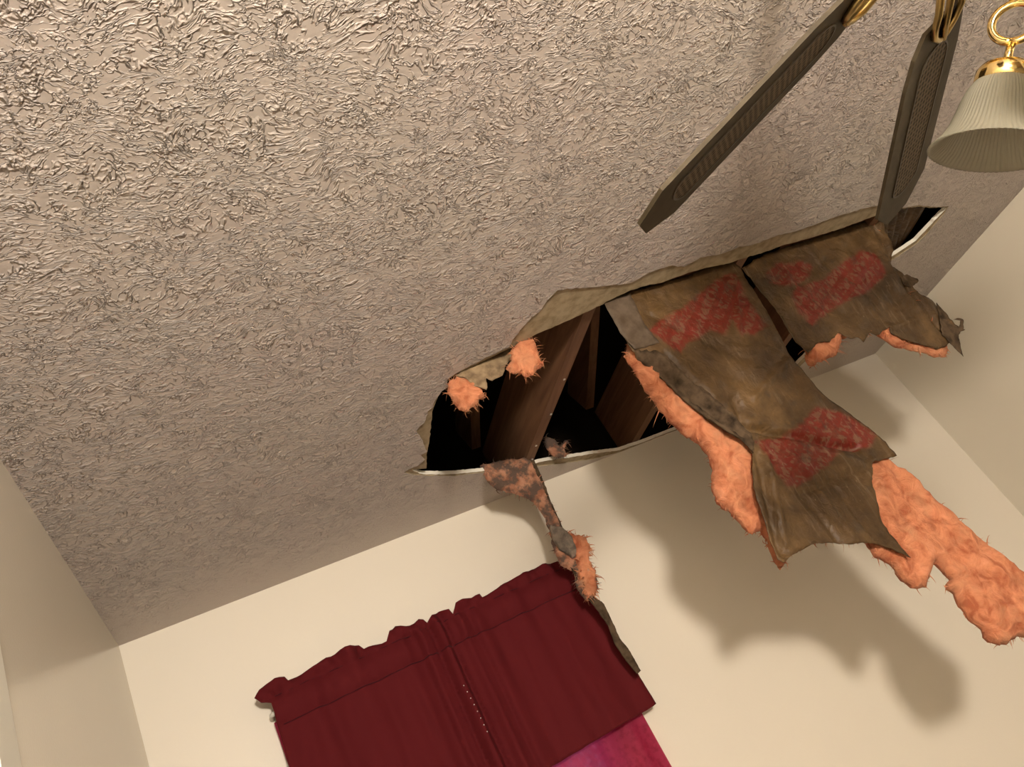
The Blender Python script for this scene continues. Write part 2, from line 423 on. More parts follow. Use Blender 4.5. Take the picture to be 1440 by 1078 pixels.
blow_px = [(930, 619), (900, 627), (870, 633), (830, 638), (800, 643), (770, 647), (748, 652), (720, 655), (690, 661), (660, 664), (640, 666), (610, 667), (592, 666)]
SK = resample([C2(*p) for p in skin_px + low_px], .012, .004, 1)
SK = [(x, min(y, -.0015)) for x, y in SK]
BD = resample([C2(u, v, .004) for u, v in board_px + blow_px], .010, .003, 4)
BD = [(x, min(y, -.0012)) for x, y in BD]

outer = [(-.1, -D - .1), (W + .1, -D - .1), (W + .1, .12), (-.1, .12)]
def layer(name, hole, z0, z1, mats, parent=None):
    v2, tr_ = cdt(outer, .3, [hole], inner=False)
    n = len(v2)
    vs = [(x, y, z0) for x, y in v2] + [(x, y, z1) for x, y in v2]
    fs = [t for t in tr_] + [tuple(i + n for i in reversed(t)) for t in tr_]
    idx = [0] * len(tr_) + [1] * len(tr_)
    cnt = {}
    for t in tr_:
        for i in range(len(t)):
            e = (t[i], t[(i + 1) % len(t)]); cnt[tuple(sorted(e))] = cnt.get(tuple(sorted(e)), 0) + 1
    for (a, c), k in cnt.items():
        if k == 1: fs.append((a, c, c + n, a + n)); idx.append(2)
    return mk(name, vs, fs, None, parent, smooth=False, mats=mats, idx=idx, origin=(W / 2, -D / 2, 0))
ceil = layer('ceiling', SK, 0.0, .0035, [M_CEIL, M_GYP, M_BOARDP]); ceil['kind'] = 'structure'
brd = layer('drywall_board', BD, .0036, .017, [M_BOARDP, M_BOARDP, M_GYP], ceil)
brd['label'] = 'tan torn paper and white broken gypsum edge of the ceiling board'

# ------------------------------------------------------------------ attic framing
def joist(x0, x1, label, name='ceiling_joist'):
    e = MB().box((x0, -D + .05, .0185), (x1, .10, .250)).build(name, M_WOOD, smooth=False)
    return tag(e, label, 'joist', None)
j1 = joist(1.352, 1.390, 'wooden ceiling joist with nail heads, bare in the middle of the dark hole')
j2 = joist(1.885, 1.923, 'wooden ceiling joist at the right of the hole, half behind the hanging insulation')
j3 = joist(.800, .838, 'wooden ceiling joist above the left edge of the hole')
j4 = joist(2.46, 2.498, 'wooden ceiling joist above the right end of the hole')
for k, (y, dx) in enumerate(((-.66, .026), (-.47, .03), (-.285, .020), (-.19, .028))):
    MB().lathe([(0, -.0015), (.004, -.0015), (.0045, 0), (.0018, .001), (.0018, .006)], (1.352 + dx, y, .0165), (0, 0, 1), 12).build('nail', M_NAIL, j1)
def rafter(x0, x1, label):
    a = math.atan2(5, 12); M = Matrix.Translation(Vector((0, .08, .262))) @ Matrix.Rotation(-a, 4, 'X')
    e = MB().box((x0, -6.0, 0), (x1, 0, .14), M).build('rafter', M_WOOD, smooth=False)
    return tag(e, label, 'rafter')
rafter(1.310, 1.348, 'dark reddish rafter rising beside the bare joist inside the hole')
rafter(1.843, 1.881, 'dark reddish rafter behind the hanging insulation inside the hole')
b = MB(); a = math.atan2(5, 12); M = Matrix.Translation(Vector((0, .26, .42))) @ Matrix.Rotation(-a, 4, 'X')
b.box((-.3, -7.6, .0), (W + .3, .30, .02), M); tag(b.build('roof_sheathing', M_DARK, smooth=False), 'roof sheathing coloured black as attic darkness, deep inside the ceiling hole', 'roof')  # attic shade put into the colour of the sheathing
b = MB().box((-.16, .20, -.12), (W + .16, .23, .43)).box((-.16, .121, -.12), (W + .16, .20, -.10)).box((-.2, .115, -.12), (-.165, .23, .43)).box((W + .165, .115, -.12), (W + .2, .23, .43)); tag(b.build('eave_light_block', M_DARK, smooth=False), 'added dark board blocking sky light at the eave above the window wall', 'board')  # boards added to stop sky light leaking in at the eave
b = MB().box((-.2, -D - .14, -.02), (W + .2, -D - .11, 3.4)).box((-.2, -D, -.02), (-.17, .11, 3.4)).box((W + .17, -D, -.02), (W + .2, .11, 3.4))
tag(b.build('attic_light_block', M_DARK, smooth=False), 'added black lining that keeps sky light out of the attic', 'light_block')  # lining added to shut sky light out of the attic
b = MB().box((-.1, .004, .0008), (W + .1, .10, .018)); 
tag(b.build('top_plate', M_WOOD, smooth=False), 'brown wooden plate on top of the window wall under the hole edge', 'plank')

# ------------------------------------------------------------------ insulation
def batt_y(z): z = -z; return -1.0 + .12 * z
def flap_y(z): z = -z; return -1.0 + .20 * z
def pxs(poly, f): return [(lambda p: (p.x, p.z))(pick_f(u, v, f)) for u, v in poly]

def wrinkle(x, z, s=0.0):
    v = .010 * noise.noise(Vector((x * 7, z * 5, s))) + .005 * noise.noise(Vector((x * 19, z * 15, s + 3))) + .0018 * noise.noise(Vector((x * 60, z * 50, s + 9)))
    return v + .005 * (1 - abs(noise.noise(Vector((x * 9 + z * 6, z * 3, s + 20)))) * 2.2)

def sheet(name, poly, f, m, parent, h=.008, thick=.0015, off=0.0, jag=.003, seed=0, wr=1.0, prints=None, bandrot=0.0, extra=None, fr=60, prefix_straight=0):
    P = resample(poly, h * .8, jag, seed, fr=fr)
    v2, tr_ = cdt(P, h)
    n = len(v2); vs = []
    for x, z in v2:
        y = f(z) + off + wr * wrinkle(x, z, seed) + (extra(x, z) if extra else 0)
        vs.append((x, y, z))
    vb = [(x, y + thick, z) for x, y, z in vs]
    fs = list(tr_) + [tuple(i + n for i in reversed(t)) for t in tr_]
    cnt = {}
    for t in tr_:
        for i in range(len(t)):
            e = (t[i], t[(i + 1) % len(t)]); cnt[tuple(sorted(e))] = cnt.get(tuple(sorted(e)), 0) + 1
    for (a, c), k in cnt.items():
        if k == 1: fs.append((a, c, c + n, a + n))
    o = mk(name, vs + vb, fs, m, parent)
    if prints is not None or m is M_CANE:
        me = o.data; at = me.attributes.new('print', 'FLOAT', 'POINT'); bd = me.attributes.new('band', 'FLOAT_VECTOR', 'POINT')
        ca, sa = math.cos(bandrot), math.sin(bandrot)
        for i, (x, z) in enumerate(v2 + v2):
            v = 0.0
            for pp in (prints or ()):
                d = seg_d((x, z), pp); d = d if pt_in((x, z), pp) else -d
                d += .006 * noise.noise(Vector((x * 40, z * 40, 2)))
                v = max(v, max(0, min(1, .5 + d / .008)))
            at.data[i].value = v; bd.data[i].vector = (x * ca + z * sa, -x * sa + z * ca, 0)
    return o

def wool(name, poly, f, m, parent, T=.05, h=.010, off=0.0, jag=.006, seed=0, lump=1.0, ef=.03, extra=None, cover=None):
    """a fluffy slab lying behind y = f(z): outline in (x, z), thickness T, rounded towards its edge"""
    P = resample(poly, h * .8, jag, seed, fr=45)
    v2, tr_ = cdt(P, h); n = len(v2)
    fr_, bk = [], []
    for x, z in v2:
        d = seg_d((x, z), P); e = math.sqrt(max(0, min(1, d / ef) * (2 - min(1, d / ef))))
        c = f(z) + off + T / 2 + (extra(x, z) if extra else 0)
        nz = .012 * noise.noise(Vector((x * 16, z * 12, seed))) + .007 * noise.noise(Vector((x * 38, z * 30, seed))) + .003 * noise.noise(Vector((x * 90, z * 80, seed)))
        wv = .010 * noise.noise(Vector((x * 8, z * 8, seed + 40)))
        jx, jz = .003 * noise.noise(Vector((x * 70, z * 70, seed + 1))), .003 * noise.noise(Vector((x * 70, z * 70, seed + 2)))
        yf = c + wv - e * (T / 2 + lump * nz)
        if cover and pt_in((x, z), cover[0]): yf = max(yf, cover[1](x, z) + .007)
        fr_.append((x + jx, yf, z + jz)); bk.append((x + jx, max(yf + .004, c + wv + e * (T / 2 + .5 * lump * nz)), z + jz))
    bd = set(); cnt = {}
    for t in tr_:
        for i in range(len(t)):
            k = tuple(sorted((t[i], t[(i + 1) % len(t)]))); cnt[k] = cnt.get(k, 0) + 1
    for k, c in cnt.items():
        if c == 1: bd |= set(k)
    mp = {}; vs = list(fr_)
    for i in range(n):
        if i in bd: mp[i] = i
        else: mp[i] = len(vs); vs.append(bk[i])
    fs = list(tr_) + [tuple(mp[i] for i in reversed(t)) for t in tr_]
    return mk(name, vs, fs, m, parent), P

def fringe(name, P, f, m, parent, n=120, L=(.006, .022), off=.02, seed=0, sel=None, w=.0005, down=.4):
    rnd = random.Random(seed); mb = MB(); cx = sum(p[0] for p in P) / len(P); N = len(P)
    area = sum(P[i][0] * P[(i + 1) % N][1] - P[(i + 1) % N][0] * P[i][1] for i in range(N)); sg = 1 if area > 0 else -1
    for _ in range(n):
        i = rnd.randrange(N); a = Vector(P[i]); c = Vector(P[(i + 1) % N])
        if sel and not sel(a.x, a.y): continue
        q = a.lerp(c, rnd.random()); t = c - a
        nr = (Vector((t.y, -t.x)) * sg)
        if nr.length < 1e-9: continue
        nr.normalize(); y0 = f(q.y) + off + rnd.uniform(-.012, .012)
        l = rnd.uniform(*L) * (1.6 if rnd.random() < .12 else 1)
        d = Vector((nr.x + rnd.gauss(0, .45), rnd.gauss(0, .45), nr.y + rnd.gauss(0, .45) - down * .3)).normalized()
        b2 = Vector((rnd.gauss(0, .4), rnd.gauss(0, .4), -down)); p0 = Vector((q.x - nr.x * .006, y0, q.y - nr.y * .006))
        w_ = w * rnd.uniform(.6, 2.2)
        mb.tube([p0, p0 + d * l * .5, p0 + d * l * .85 + b2 * l * .2, p0 + d * l + b2 * l * .45], [w_ * 2, w_ * 1.2, w_ * .6, w_ * .15], 4, False)
    o = mb.build(name, m, parent); o['kind'] = 'stuff'; return o

# --- the long batt that hangs furthest down
B1 = empty('insulation_batt', (1.66, -1.0, 0.0))
tag(B1, 'longest fallen insulation batt, brown facing and pink wool, hanging from the middle of the hole', 'insulation')
face_px = [(858, 420), (885, 409), (930, 397), (985, 378), (1030, 366), (1042, 372), (1052, 392), (1075, 430), (1096, 468), (1110, 495), (1132, 522), (1152, 546), (1175, 565), (1205, 585), (1228, 604), (1246, 620), (1262, 640),
           (1240, 646), (1224, 652), (1222, 680), (1228, 705), (1236, 735), (1252, 760), (1272, 790), (1250, 778), (1220, 768), (1188, 772), (1160, 768), (1140, 768), (1124, 776), (1102, 790), (1096, 797), (1087, 792), (1078, 765), (1070, 735), (1058, 700), (1054, 660), (1056, 640),
           (1046, 626), (1020, 608), (985, 580), (950, 548), (918, 512), (890, 492), (872, 460)]
def fold(u0, v0, u1, v1, f, dep, wid):
    (ax, az), (bx, bz) = pxs([(u0, v0), (u1, v1)], f)
    def g(x, z):
        d = seg_d((x, z), [(ax, az), (bx, bz)], False); return dep * math.exp(-(d / wid) ** 2)
    return g
folds1 = [fold(1046, 598, 1205, 628, batt_y, .022, .010), fold(1046, 598, 1035, 560, batt_y, .012, .012), fold(900, 498, 1040, 612, batt_y, .020, .009), fold(920, 500, 1046, 604, batt_y, -.010, .007), fold(935, 500, 1050, 598, batt_y, .012, .006),
          fold(1060, 560, 1110, 505, batt_y, -.010, .008), fold(985, 545, 1050, 600, batt_y, -.008, .006), fold(1062, 640, 1092, 780, batt_y, .014, .010), fold(1075, 640, 1100, 770, batt_y, -.010, .007), fold(1040, 470, 1035, 395, batt_y, -.006, .006),
          fold(1120, 690, 1170, 765, batt_y, .007, .006), fold(1140, 680, 1195, 765, batt_y, -.006, .005), fold(1165, 680, 1222, 760, batt_y, .006, .005), fold(1120, 700, 1240, 650, batt_y, .006, .006), fold(985, 470, 1000, 400, batt_y, .005, .006)]
b_fold = pxs([(1046, 600), (1262, 648)], batt_y)
def ex1(x, z):
    (ax, az), (bx, bz) = b_fold
    s = (z - (az + (bz - az) * (x - ax) / (bx - ax)))      # below the crease the sheet kicks back towards the room
    v = sum(g(x, z) for g in folds1)
    if s < 0: v += -.10 * min(1, -s / .03) * .10 + .04 * s
    return v
prA = [pxs(q, batt_y) for q in ([(913, 466), (925, 452), (960, 432), (1018, 386), (1036, 384), (1056, 428), (1072, 446), (1080, 456), (1062, 470), (1042, 470), (1030, 448), (1020, 470), (1000, 462), (982, 476), (965, 482), (958, 498), (945, 492)],
                                [(1060, 622), (1100, 612), (1130, 594), (1146, 572), (1170, 574), (1196, 582), (1234, 610), (1224, 628), (1180, 634), (1168, 650), (1124, 684), (1104, 686), (1088, 668), (1074, 640)])]
sheet('kraft_facing', pxs(face_px, batt_y), batt_y, M_KRAFT, B1, h=.008, jag=.0025, seed=11, prints=prA, bandrot=R(38), extra=ex1)
fl_px = [(848, 426), (858, 420), (885, 412), (905, 455), (926, 484), (892, 492), (872, 468)]
o = sheet('stapling_flange', pxs(fl_px, batt_y), batt_y, M_FLANGE, B1, h=.010, off=-.006, seed=15, wr=.6); o['label'] = 'grey paper stapling flange along the top left of the facing'
wl = [(884, 488), (900, 510), (914, 535), (940, 570), (968, 596), (994, 610), (1006, 628), (1012, 648), (1010, 672), (1016, 694), (1040, 716), (1066, 742), (1080, 736),
      (1096, 780), (1104, 796), (1112, 784), (1122, 762), (1160, 752), (1222, 756), (1236, 778), (1262, 790), (1272, 808), (1288, 824), (1304, 824), (1312, 802), (1316, 786), (1330, 798), (1340, 812), (1330, 824), (1344, 832), (1346, 846), (1356, 862), (1366, 878), (1380, 888), (1386, 902), (1402, 912), (1425, 900), (1442, 894), (1452, 880),
      (1454, 850), (1450, 824), (1438, 810), (1410, 786), (1374, 750), (1340, 716), (1310, 684), (1280, 652), (1258, 634), (1225, 606), (1190, 590), (1130, 540), (1060, 450), (1030, 400), (900, 430)]
wo, WP = wool('glass_wool', pxs(wl, batt_y), batt_y, M_PINK, B1, T=.055, off=.012, seed=21, extra=lambda x, z: .35 * min(0, z + .66) * .3,
              cover=(pxs(face_px, batt_y), lambda x, z: batt_y(z) + wrinkle(x, z, 11) + ex1(x, z)))
fringe('loose_fibers', WP, lambda z: batt_y(z) + .105 * min(0, z + .66), M_PINK, B1, n=420, seed=5, off=.04, w=.0005)
sp_ = [(892, 492), (908, 494), (926, 498), (962, 528), (1004, 562), (1046, 600), (1058, 622), (1056, 642), (1046, 628), (1020, 610), (985, 582), (950, 550), (918, 514)]
o = sheet('side_flange', pxs(sp_, batt_y), batt_y, M_DIRTY, B1, h=.007, off=-.005, seed=11, wr=1.0, jag=.0015,
          extra=lambda x, z: ex1(x, z) + .004 * math.sin((x - .30 * -z) * 420))
o['label'] = 'crumpled grey-brown side flange along the left edge of the facing'
# --- the second batt
B2 = empty('insulation_batt', (2.25, -1.0, 0.0))
tag(B2, 'shorter torn batt of insulation hanging at the right end of the hole', 'insulation')
f2_px = [(1044, 376), (1075, 356), (1140, 334), (1215, 309), (1240, 300), (1252, 345), (1256, 372), (1270, 384), (1278, 394), (1296, 412), (1312, 420), (1322, 440), (1338, 452), (1350, 466), (1340, 474), (1332, 486), (1318, 490), (1300, 484), (1276, 478), (1255, 468), (1250, 460),
         (1234, 470), (1224, 466), (1215, 480), (1204, 474), (1196, 476), (1180, 466), (1168, 480), (1150, 482), (1138, 494), (1122, 478), (1108, 460), (1096, 440), (1078, 416), (1062, 396)]
prC = [pxs(q, flap_y) for q in ([(1078, 384), (1092, 370), (1130, 366), (1146, 370), (1138, 388), (1122, 400), (1100, 402), (1082, 396)],
                                [(1122, 402), (1160, 392), (1188, 366), (1212, 352), (1230, 356), (1248, 386), (1222, 408), (1184, 426), (1158, 444), (1142, 458), (1122, 436), (1112, 418)])]
folds2 = [fold(1128, 338, 1165, 380, flap_y, -.008, .005), fold(1228, 310, 1256, 370, flap_y, .012, .006), fold(1238, 310, 1262, 372, flap_y, -.010, .005), fold(1064, 392, 1136, 486, flap_y, .010, .008),
          fold(1256, 372, 1330, 470, flap_y, .010, .008), fold(1120, 410, 1160, 440, flap_y, -.007, .005), fold(1250, 460, 1290, 450, flap_y, -.008, .006)]
sheet('kraft_facing', pxs(f2_px, flap_y), flap_y, M_KRAFT, B2, h=.008, jag=.004, seed=31, prints=prC, bandrot=R(25), extra=lambda x, z: sum(g(x, z) for g in folds2))
w2 = [(1085, 380), (1140, 340), (1236, 310), (1246, 360), (1262, 386), (1285, 410), (1300, 430), (1320, 455), (1342, 474), (1338, 494), (1326, 496), (1312, 490), (1290, 484), (1262, 476), (1244, 466), (1236, 460), (1205, 462), (1190, 470), (1182, 492), (1164, 500), (1146, 510), (1138, 502), (1136, 480), (1130, 468), (1105, 426)]
wo, WP = wool('glass_wool', pxs(w2, flap_y), flap_y, M_PINK, B2, T=.04, off=.006, seed=33, cover=(pxs(f2_px, flap_y), lambda x, z: flap_y(z) + wrinkle(x, z, 31) + sum(g(x, z) for g in folds2)))
fringe('loose_fibers', WP, flap_y, M_PINK, B2, n=220, seed=6, off=.02)
tq = [(1318, 424), (1332, 440), (1342, 452), (1350, 458), (1352, 449), (1342, 448), (1348, 446), (1355, 448), (1356, 462), (1358, 462), (1352, 464), (1350, 468), (1352, 484), (1356, 500), (1340, 486), (1326, 470)]
sheet('torn_corner', pxs(tq, lambda z: flap_y(z) - .008), lambda z: flap_y(z) - .008, M_DIRTY, B2, h=.006, jag=.003, seed=35)
tq = [(1268, 388), (1276, 385), (1290, 392), (1292, 396), (1282, 402), (1272, 398)]
sheet('torn_corner', pxs(tq, flap_y), flap_y, M_DIRTY, B2, h=.006, jag=.003, seed=36)
# folded facing still lying above the ceiling at the right end
vs = []; fs = []; n1, n2 = 26, 14
for i in range(n1):
    s = i / (n1 - 1); top = Vector((1238 + s * 76, 300 - s * 10)); bot = Vector((1243 + s * 22, 392 - s * 34))
    for j in range(n2):
        q = top.lerp(bot, j / (n2 - 1) * 1.12 - .06); p = pick(q.x, q.y, 2, .022)
        vs.append((p.x, p.y, .026 + .012 * math.sin(s * 34 + j * .2) * (1 - .5 * j / n2) + .02 * s))
for i in range(n1 - 1):
    for j in range(n2 - 1):
        a_ = i * n2 + j; fs.append((a_, a_ + 1, a_ + n2 + 1, a_ + n2))
o = mk('folded_facing', vs, fs, M_KRAFT, B2); o.modifiers.new('s', 'SOLIDIFY').thickness = .0012
o.data.attributes.new('print', 'FLOAT', 'POINT')

# --- the narrow strip hanging from the lower rim, in front of the curtain
def str_y(z): return -.27 + .17 * max(0, -z - .02)
S1 = empty('insulation_strip', (1.33, -.27, 0))
tag(S1, 'narrow dirty strip of insulation and paper dangling from the hole beside the curtain', 'insulation')
sw = [(676, 652), (700, 646), (735, 641), (748, 645), (760, 668), (770, 692), (784, 722), (795, 746), (806, 752), (822, 756), (828, 772), (832, 790), (838, 806), (842, 822), (836, 842), (826, 843), (814, 826), (808, 800), (790, 792), (780, 768), (772, 740), (764, 718), (750, 702), (720, 690), (700, 686), (686, 676)]
wo, WP = wool('glass_wool', pxs(sw, str_y), str_y, M_PINKD, S1, T=.030, off=0, h=.007, jag=.005, seed=41, lump=.6, ef=.016)
fringe('loose_fibers', WP, str_y, M_PINKD, S1, n=200, seed=8, off=.012, L=(.006, .02))
sw2 = [(797, 748), (812, 752), (824, 754), (830, 770), (829, 786), (838, 800), (840, 815), (838, 838), (828, 840), (818, 826), (812, 800), (806, 775)]
o, WP = wool('clean_wool_tuft', pxs(sw2, str_y), lambda z: str_y(z) - .012, M_PINK, S1, T=.026, h=.006, jag=.006, seed=43, lump=.6, ef=.012)
fringe('loose_fibers', WP, str_y, M_PINK, S1, n=90, seed=9, off=-.004, L=(.006, .030), w=.0008)
pw = [(744, 644), (752, 646), (764, 672), (774, 700), (786, 728), (796, 750), (812, 790), (838, 838), (850, 848), (862, 872), (872, 895), (884, 910), (896, 930), (902, 942), (897, 947), (888, 936), (876, 920), (866, 904), (856, 878), (842, 858), (826, 838), (800, 790), (776, 734), (758, 688)]
o = sheet('paper_strip', pxs(pw, str_y), lambda z: str_y(z) + .004, M_DIRTY, S1, h=.006, jag=.002, seed=45, wr=.5, thick=.003)
gp = [(770, 738), (790, 742), (808, 758), (814, 780), (806, 786), (786, 774), (776, 758)]
o, _ = wool('grey_wool_clump', pxs(gp, str_y), lambda z: str_y(z) - .014, wool_mat('grey_dirty_wool', (.13, .10, .075), (.26, .20, .15), (.8, (.06, .05, .04))), S1, T=.02, h=.006, jag=.004, seed=47, lump=.6, ef=.012)
o['label'] = 'dark grey dirt-caked wool in the middle of the strip'

# --- scraps still caught on the rim
def scrap(name, loc, label, px, f, m, T, seed, paper=None):
    e = empty(name, loc); tag(e, label, 'insulation')
    o, P = wool('glass_wool', pxs(px, f), f, m, e, T=T, h=.006, jag=.005, seed=seed, lump=.7, ef=.016)
    fringe('loose_fibers', P, f, m, e, n=90, seed=seed, off=T / 2, L=(.004, .022), w=.0004)
    if paper: sheet('paper_scrap', pxs(paper, f), lambda z: f(z) - .003, M_BARE, e, h=.007, jag=.003, seed=seed + 2, wr=.4)
    return e
def rim_a(z): return -.93 - .5 * z
scrap('insulation_scrap', (1.05, -.93, .02), 'round pink tuft on torn tan paper at the upper left rim of the hole', [(630, 536), (640, 526), (656, 526), (668, 532), (678, 542), (685, 554), (676, 556), (668, 566), (658, 574), (648, 572), (638, 562), (632, 550)],
      lambda z: -.89, M_PINK, .03, 51, [(640, 528), (668, 512), (700, 496), (718, 488), (722, 500), (712, 512), (706, 528), (692, 536), (684, 532), (684, 548), (668, 544), (652, 530)])
scrap('insulation_scrap', (1.2, -.97, .02), 'frayed pink tuft below the beige peeled patch at the top of the hole', [(720, 486), (738, 474), (752, 472), (758, 486), (760, 500), (766, 508), (758, 514), (752, 524), (742, 526), (730, 520), (718, 520), (712, 514), (720, 504)],
      lambda z: -.955, M_PINK, .022, 55)
scrap('insulation_scrap', (1.42, -.18, .02), 'small pink scrap lying on the lower rim right of the bare joist', [(766, 612), (778, 614), (788, 624), (796, 616), (800, 618), (795, 628), (798, 638), (786, 642), (776, 636), (768, 626)],
      lambda z: -.20, M_PINKD, .022, 59)

# ------------------------------------------------------------------ curtain
CY = -.06
def CX(u, v): p = pick(u, v, 1, CY); return (p.x, p.z)
top_px = [(358, 984), (365, 972), (374, 962), (386, 953), (400, 951), (405, 956), (424, 950), (440, 940), (458, 927), (478, 916), (505, 906), (512, 912), (530, 908), (543, 904), (547, 890), (556, 882), (570, 883), (582, 878), (588, 873), (600, 877), (606, 868), (618, 858), (630, 859), (636, 866),
          (639, 852), (648, 846), (662, 842), (674, 835), (678, 840), (690, 834), (712, 820), (738, 806), (760, 797), (778, 791), (792, 791), (804, 797), (811, 812)]
val = [CX(*q) for q in top_px]
val += [CX(861, 890), CX(921, 990), CX(917, 994), (.99, -.858), (.70, -.862), (.34, -.856), CX(407, 1078), CX(390, 1018), CX(382, 990), CX(368, 990)]
zs1 = lambda x: -.343 + .0 * x; zs2 = lambda x: -.425
def vy(x, z):
    y = CY
    # gathers in the middle
    for c, w_, a_ in ((.80, .010, .012), (.835, .007, -.012), (.862, .009, .014), (.885, .006, -.010), (.93, .012, .010), (.965, .008, -.007), (.74, .016, .006)):
        cc = c + (z + .3) * .02; y -= 1.7 * a_ * math.exp(-((x - cc) / w_) ** 2) * (1 if z < -.33 else .6)
    y -= .008 * math.sin(x * 21 + 1) * min(1, max(0, (-z - .4) * 3)) + .005 * math.sin(x * 47) + .003 * math.sin(x * 83 + 2)
    if -.425 < z < -.343: y -= .012 * math.sin(math.pi * (z + .425) / .082)
    if z > -.343: y -= .012 * math.sin(x * 64 + 5 * math.sin(x * 9)) * min(1, (z + .343) / .03) + .012 * noise.noise(Vector((x * 40, z * 30, 2)))
    y += .005 * noise.noise(Vector((x * 30, z * 12, 7)))
    y += .010 * math.exp(-((z - zs1(x)) / .004) ** 2) * .35 + .003 * math.exp(-((z - zs2(x)) / .003) ** 2)
    return y
P = resample(val, .012, .0012, 2); v2, tr_ = cdt(P, .009)
VE = empty('curtain_valance', (.85, CY, -.86)); tag(VE, 'dark burgundy gathered valance with a ruffled top hanging over the window', 'curtain')
o = mk('valance_cloth', [(x, vy(x, z) - .012, z) for x, z in v2], tr_, M_VAL, VE); md = o.modifiers.new('s', 'SOLIDIFY'); md.thickness = .0018
def seam(zf, name):
    pts = [(x, vy(x, zf(x)) - .0150, zf(x)) for x in [.352 + i * .004 for i in range(int((1.36 - .352) / .004))]]
    return MB().tube(pts, 0.0017, 6).build(name, M_HEM, VE)
seam(zs1, 'seam'); seam(zs2, 'seam')
for i in range(8):  # row of pale dots in place of light through the seam holes
    q = pick(650 + i * 4.6, 968 + i * 9.2, 1, CY); p = Vector((q.x, vy(q.x, q.z) - .0135, q.z))
    MB().lathe([(0, -.0022), (.0012, -.0016), (.0017, 0), (.0012, .0016), (0, .0022)], p, (0, -1, 0), 10).build('stitch_hole_light', M_BEAD, VE)
SE = []
v2, tr_ = cdt(resample([(.33, -.40), (1.345, -.40), (1.335, -1.7), (.34, -1.7)], .02), .014)
o = mk('sheer_curtain', [(x, -.026 - .007 * math.sin(x * 40 + .4 * math.sin(z * 5)) - .003 * math.sin(x * 97 + z * 3), z) for x, z in v2], tr_, M_SHEER)
tag(o, 'translucent magenta lower curtain lit by daylight under the valance', 'curtain')
rod = MB().tube([(.33, -.002, -.384), (.33, -.05, -.384), (.336, -.058, -.384), (1.352, -.058, -.384), (1.358, -.05, -.384), (1.358, -.002, -.384)], .0065, 10).build('curtain_rod', M_TRIM)
tag(rod, 'white curtain rod running inside the burgundy valance pocket', 'curtain rod')

# ------------------------------------------------------------------ ceiling fan
FE = empty('ceiling_fan', (FAN.x, FAN.y, -.62))
tag(FE, 'ceiling fan with cane-inset blades, brass arms and ribbed glass bell shades', 'ceiling fan')
F0 = Vector((FAN.x, FAN.y, 0))
MB().lathe([(0, 0), (.07, 0), (.068, -.03), (.03, -.06), (.014, -.062)], F0, n=40).build('canopy', M_BRASS, FE)
MB().tube([F0 + Vector((0, 0, -.055)), F0 + Vector((0, 0, -.20))], .013, 20).build('downrod', M_BRASS, FE)
MB().lathe([(.013, -.19), (.05, -.195), (.11, -.215), (.125, -.24), (.125, -.30), (.11, -.325), (.06, -.335), (0, -.336)], F0, n=56).build('motor_housing', M_BRASS, FE)
MB().lathe([(.045, -.335), (.055, -.345), (.055, -.42), (.045, -.435), (.07, -.44), (.08, -.455), (.07, -.475), (.03, -.49), (0, -.492)], F0, n=48).build('light_kit_body', M_BRASS, FE)
BR, BWD, DROOP = .582, .145, -.085
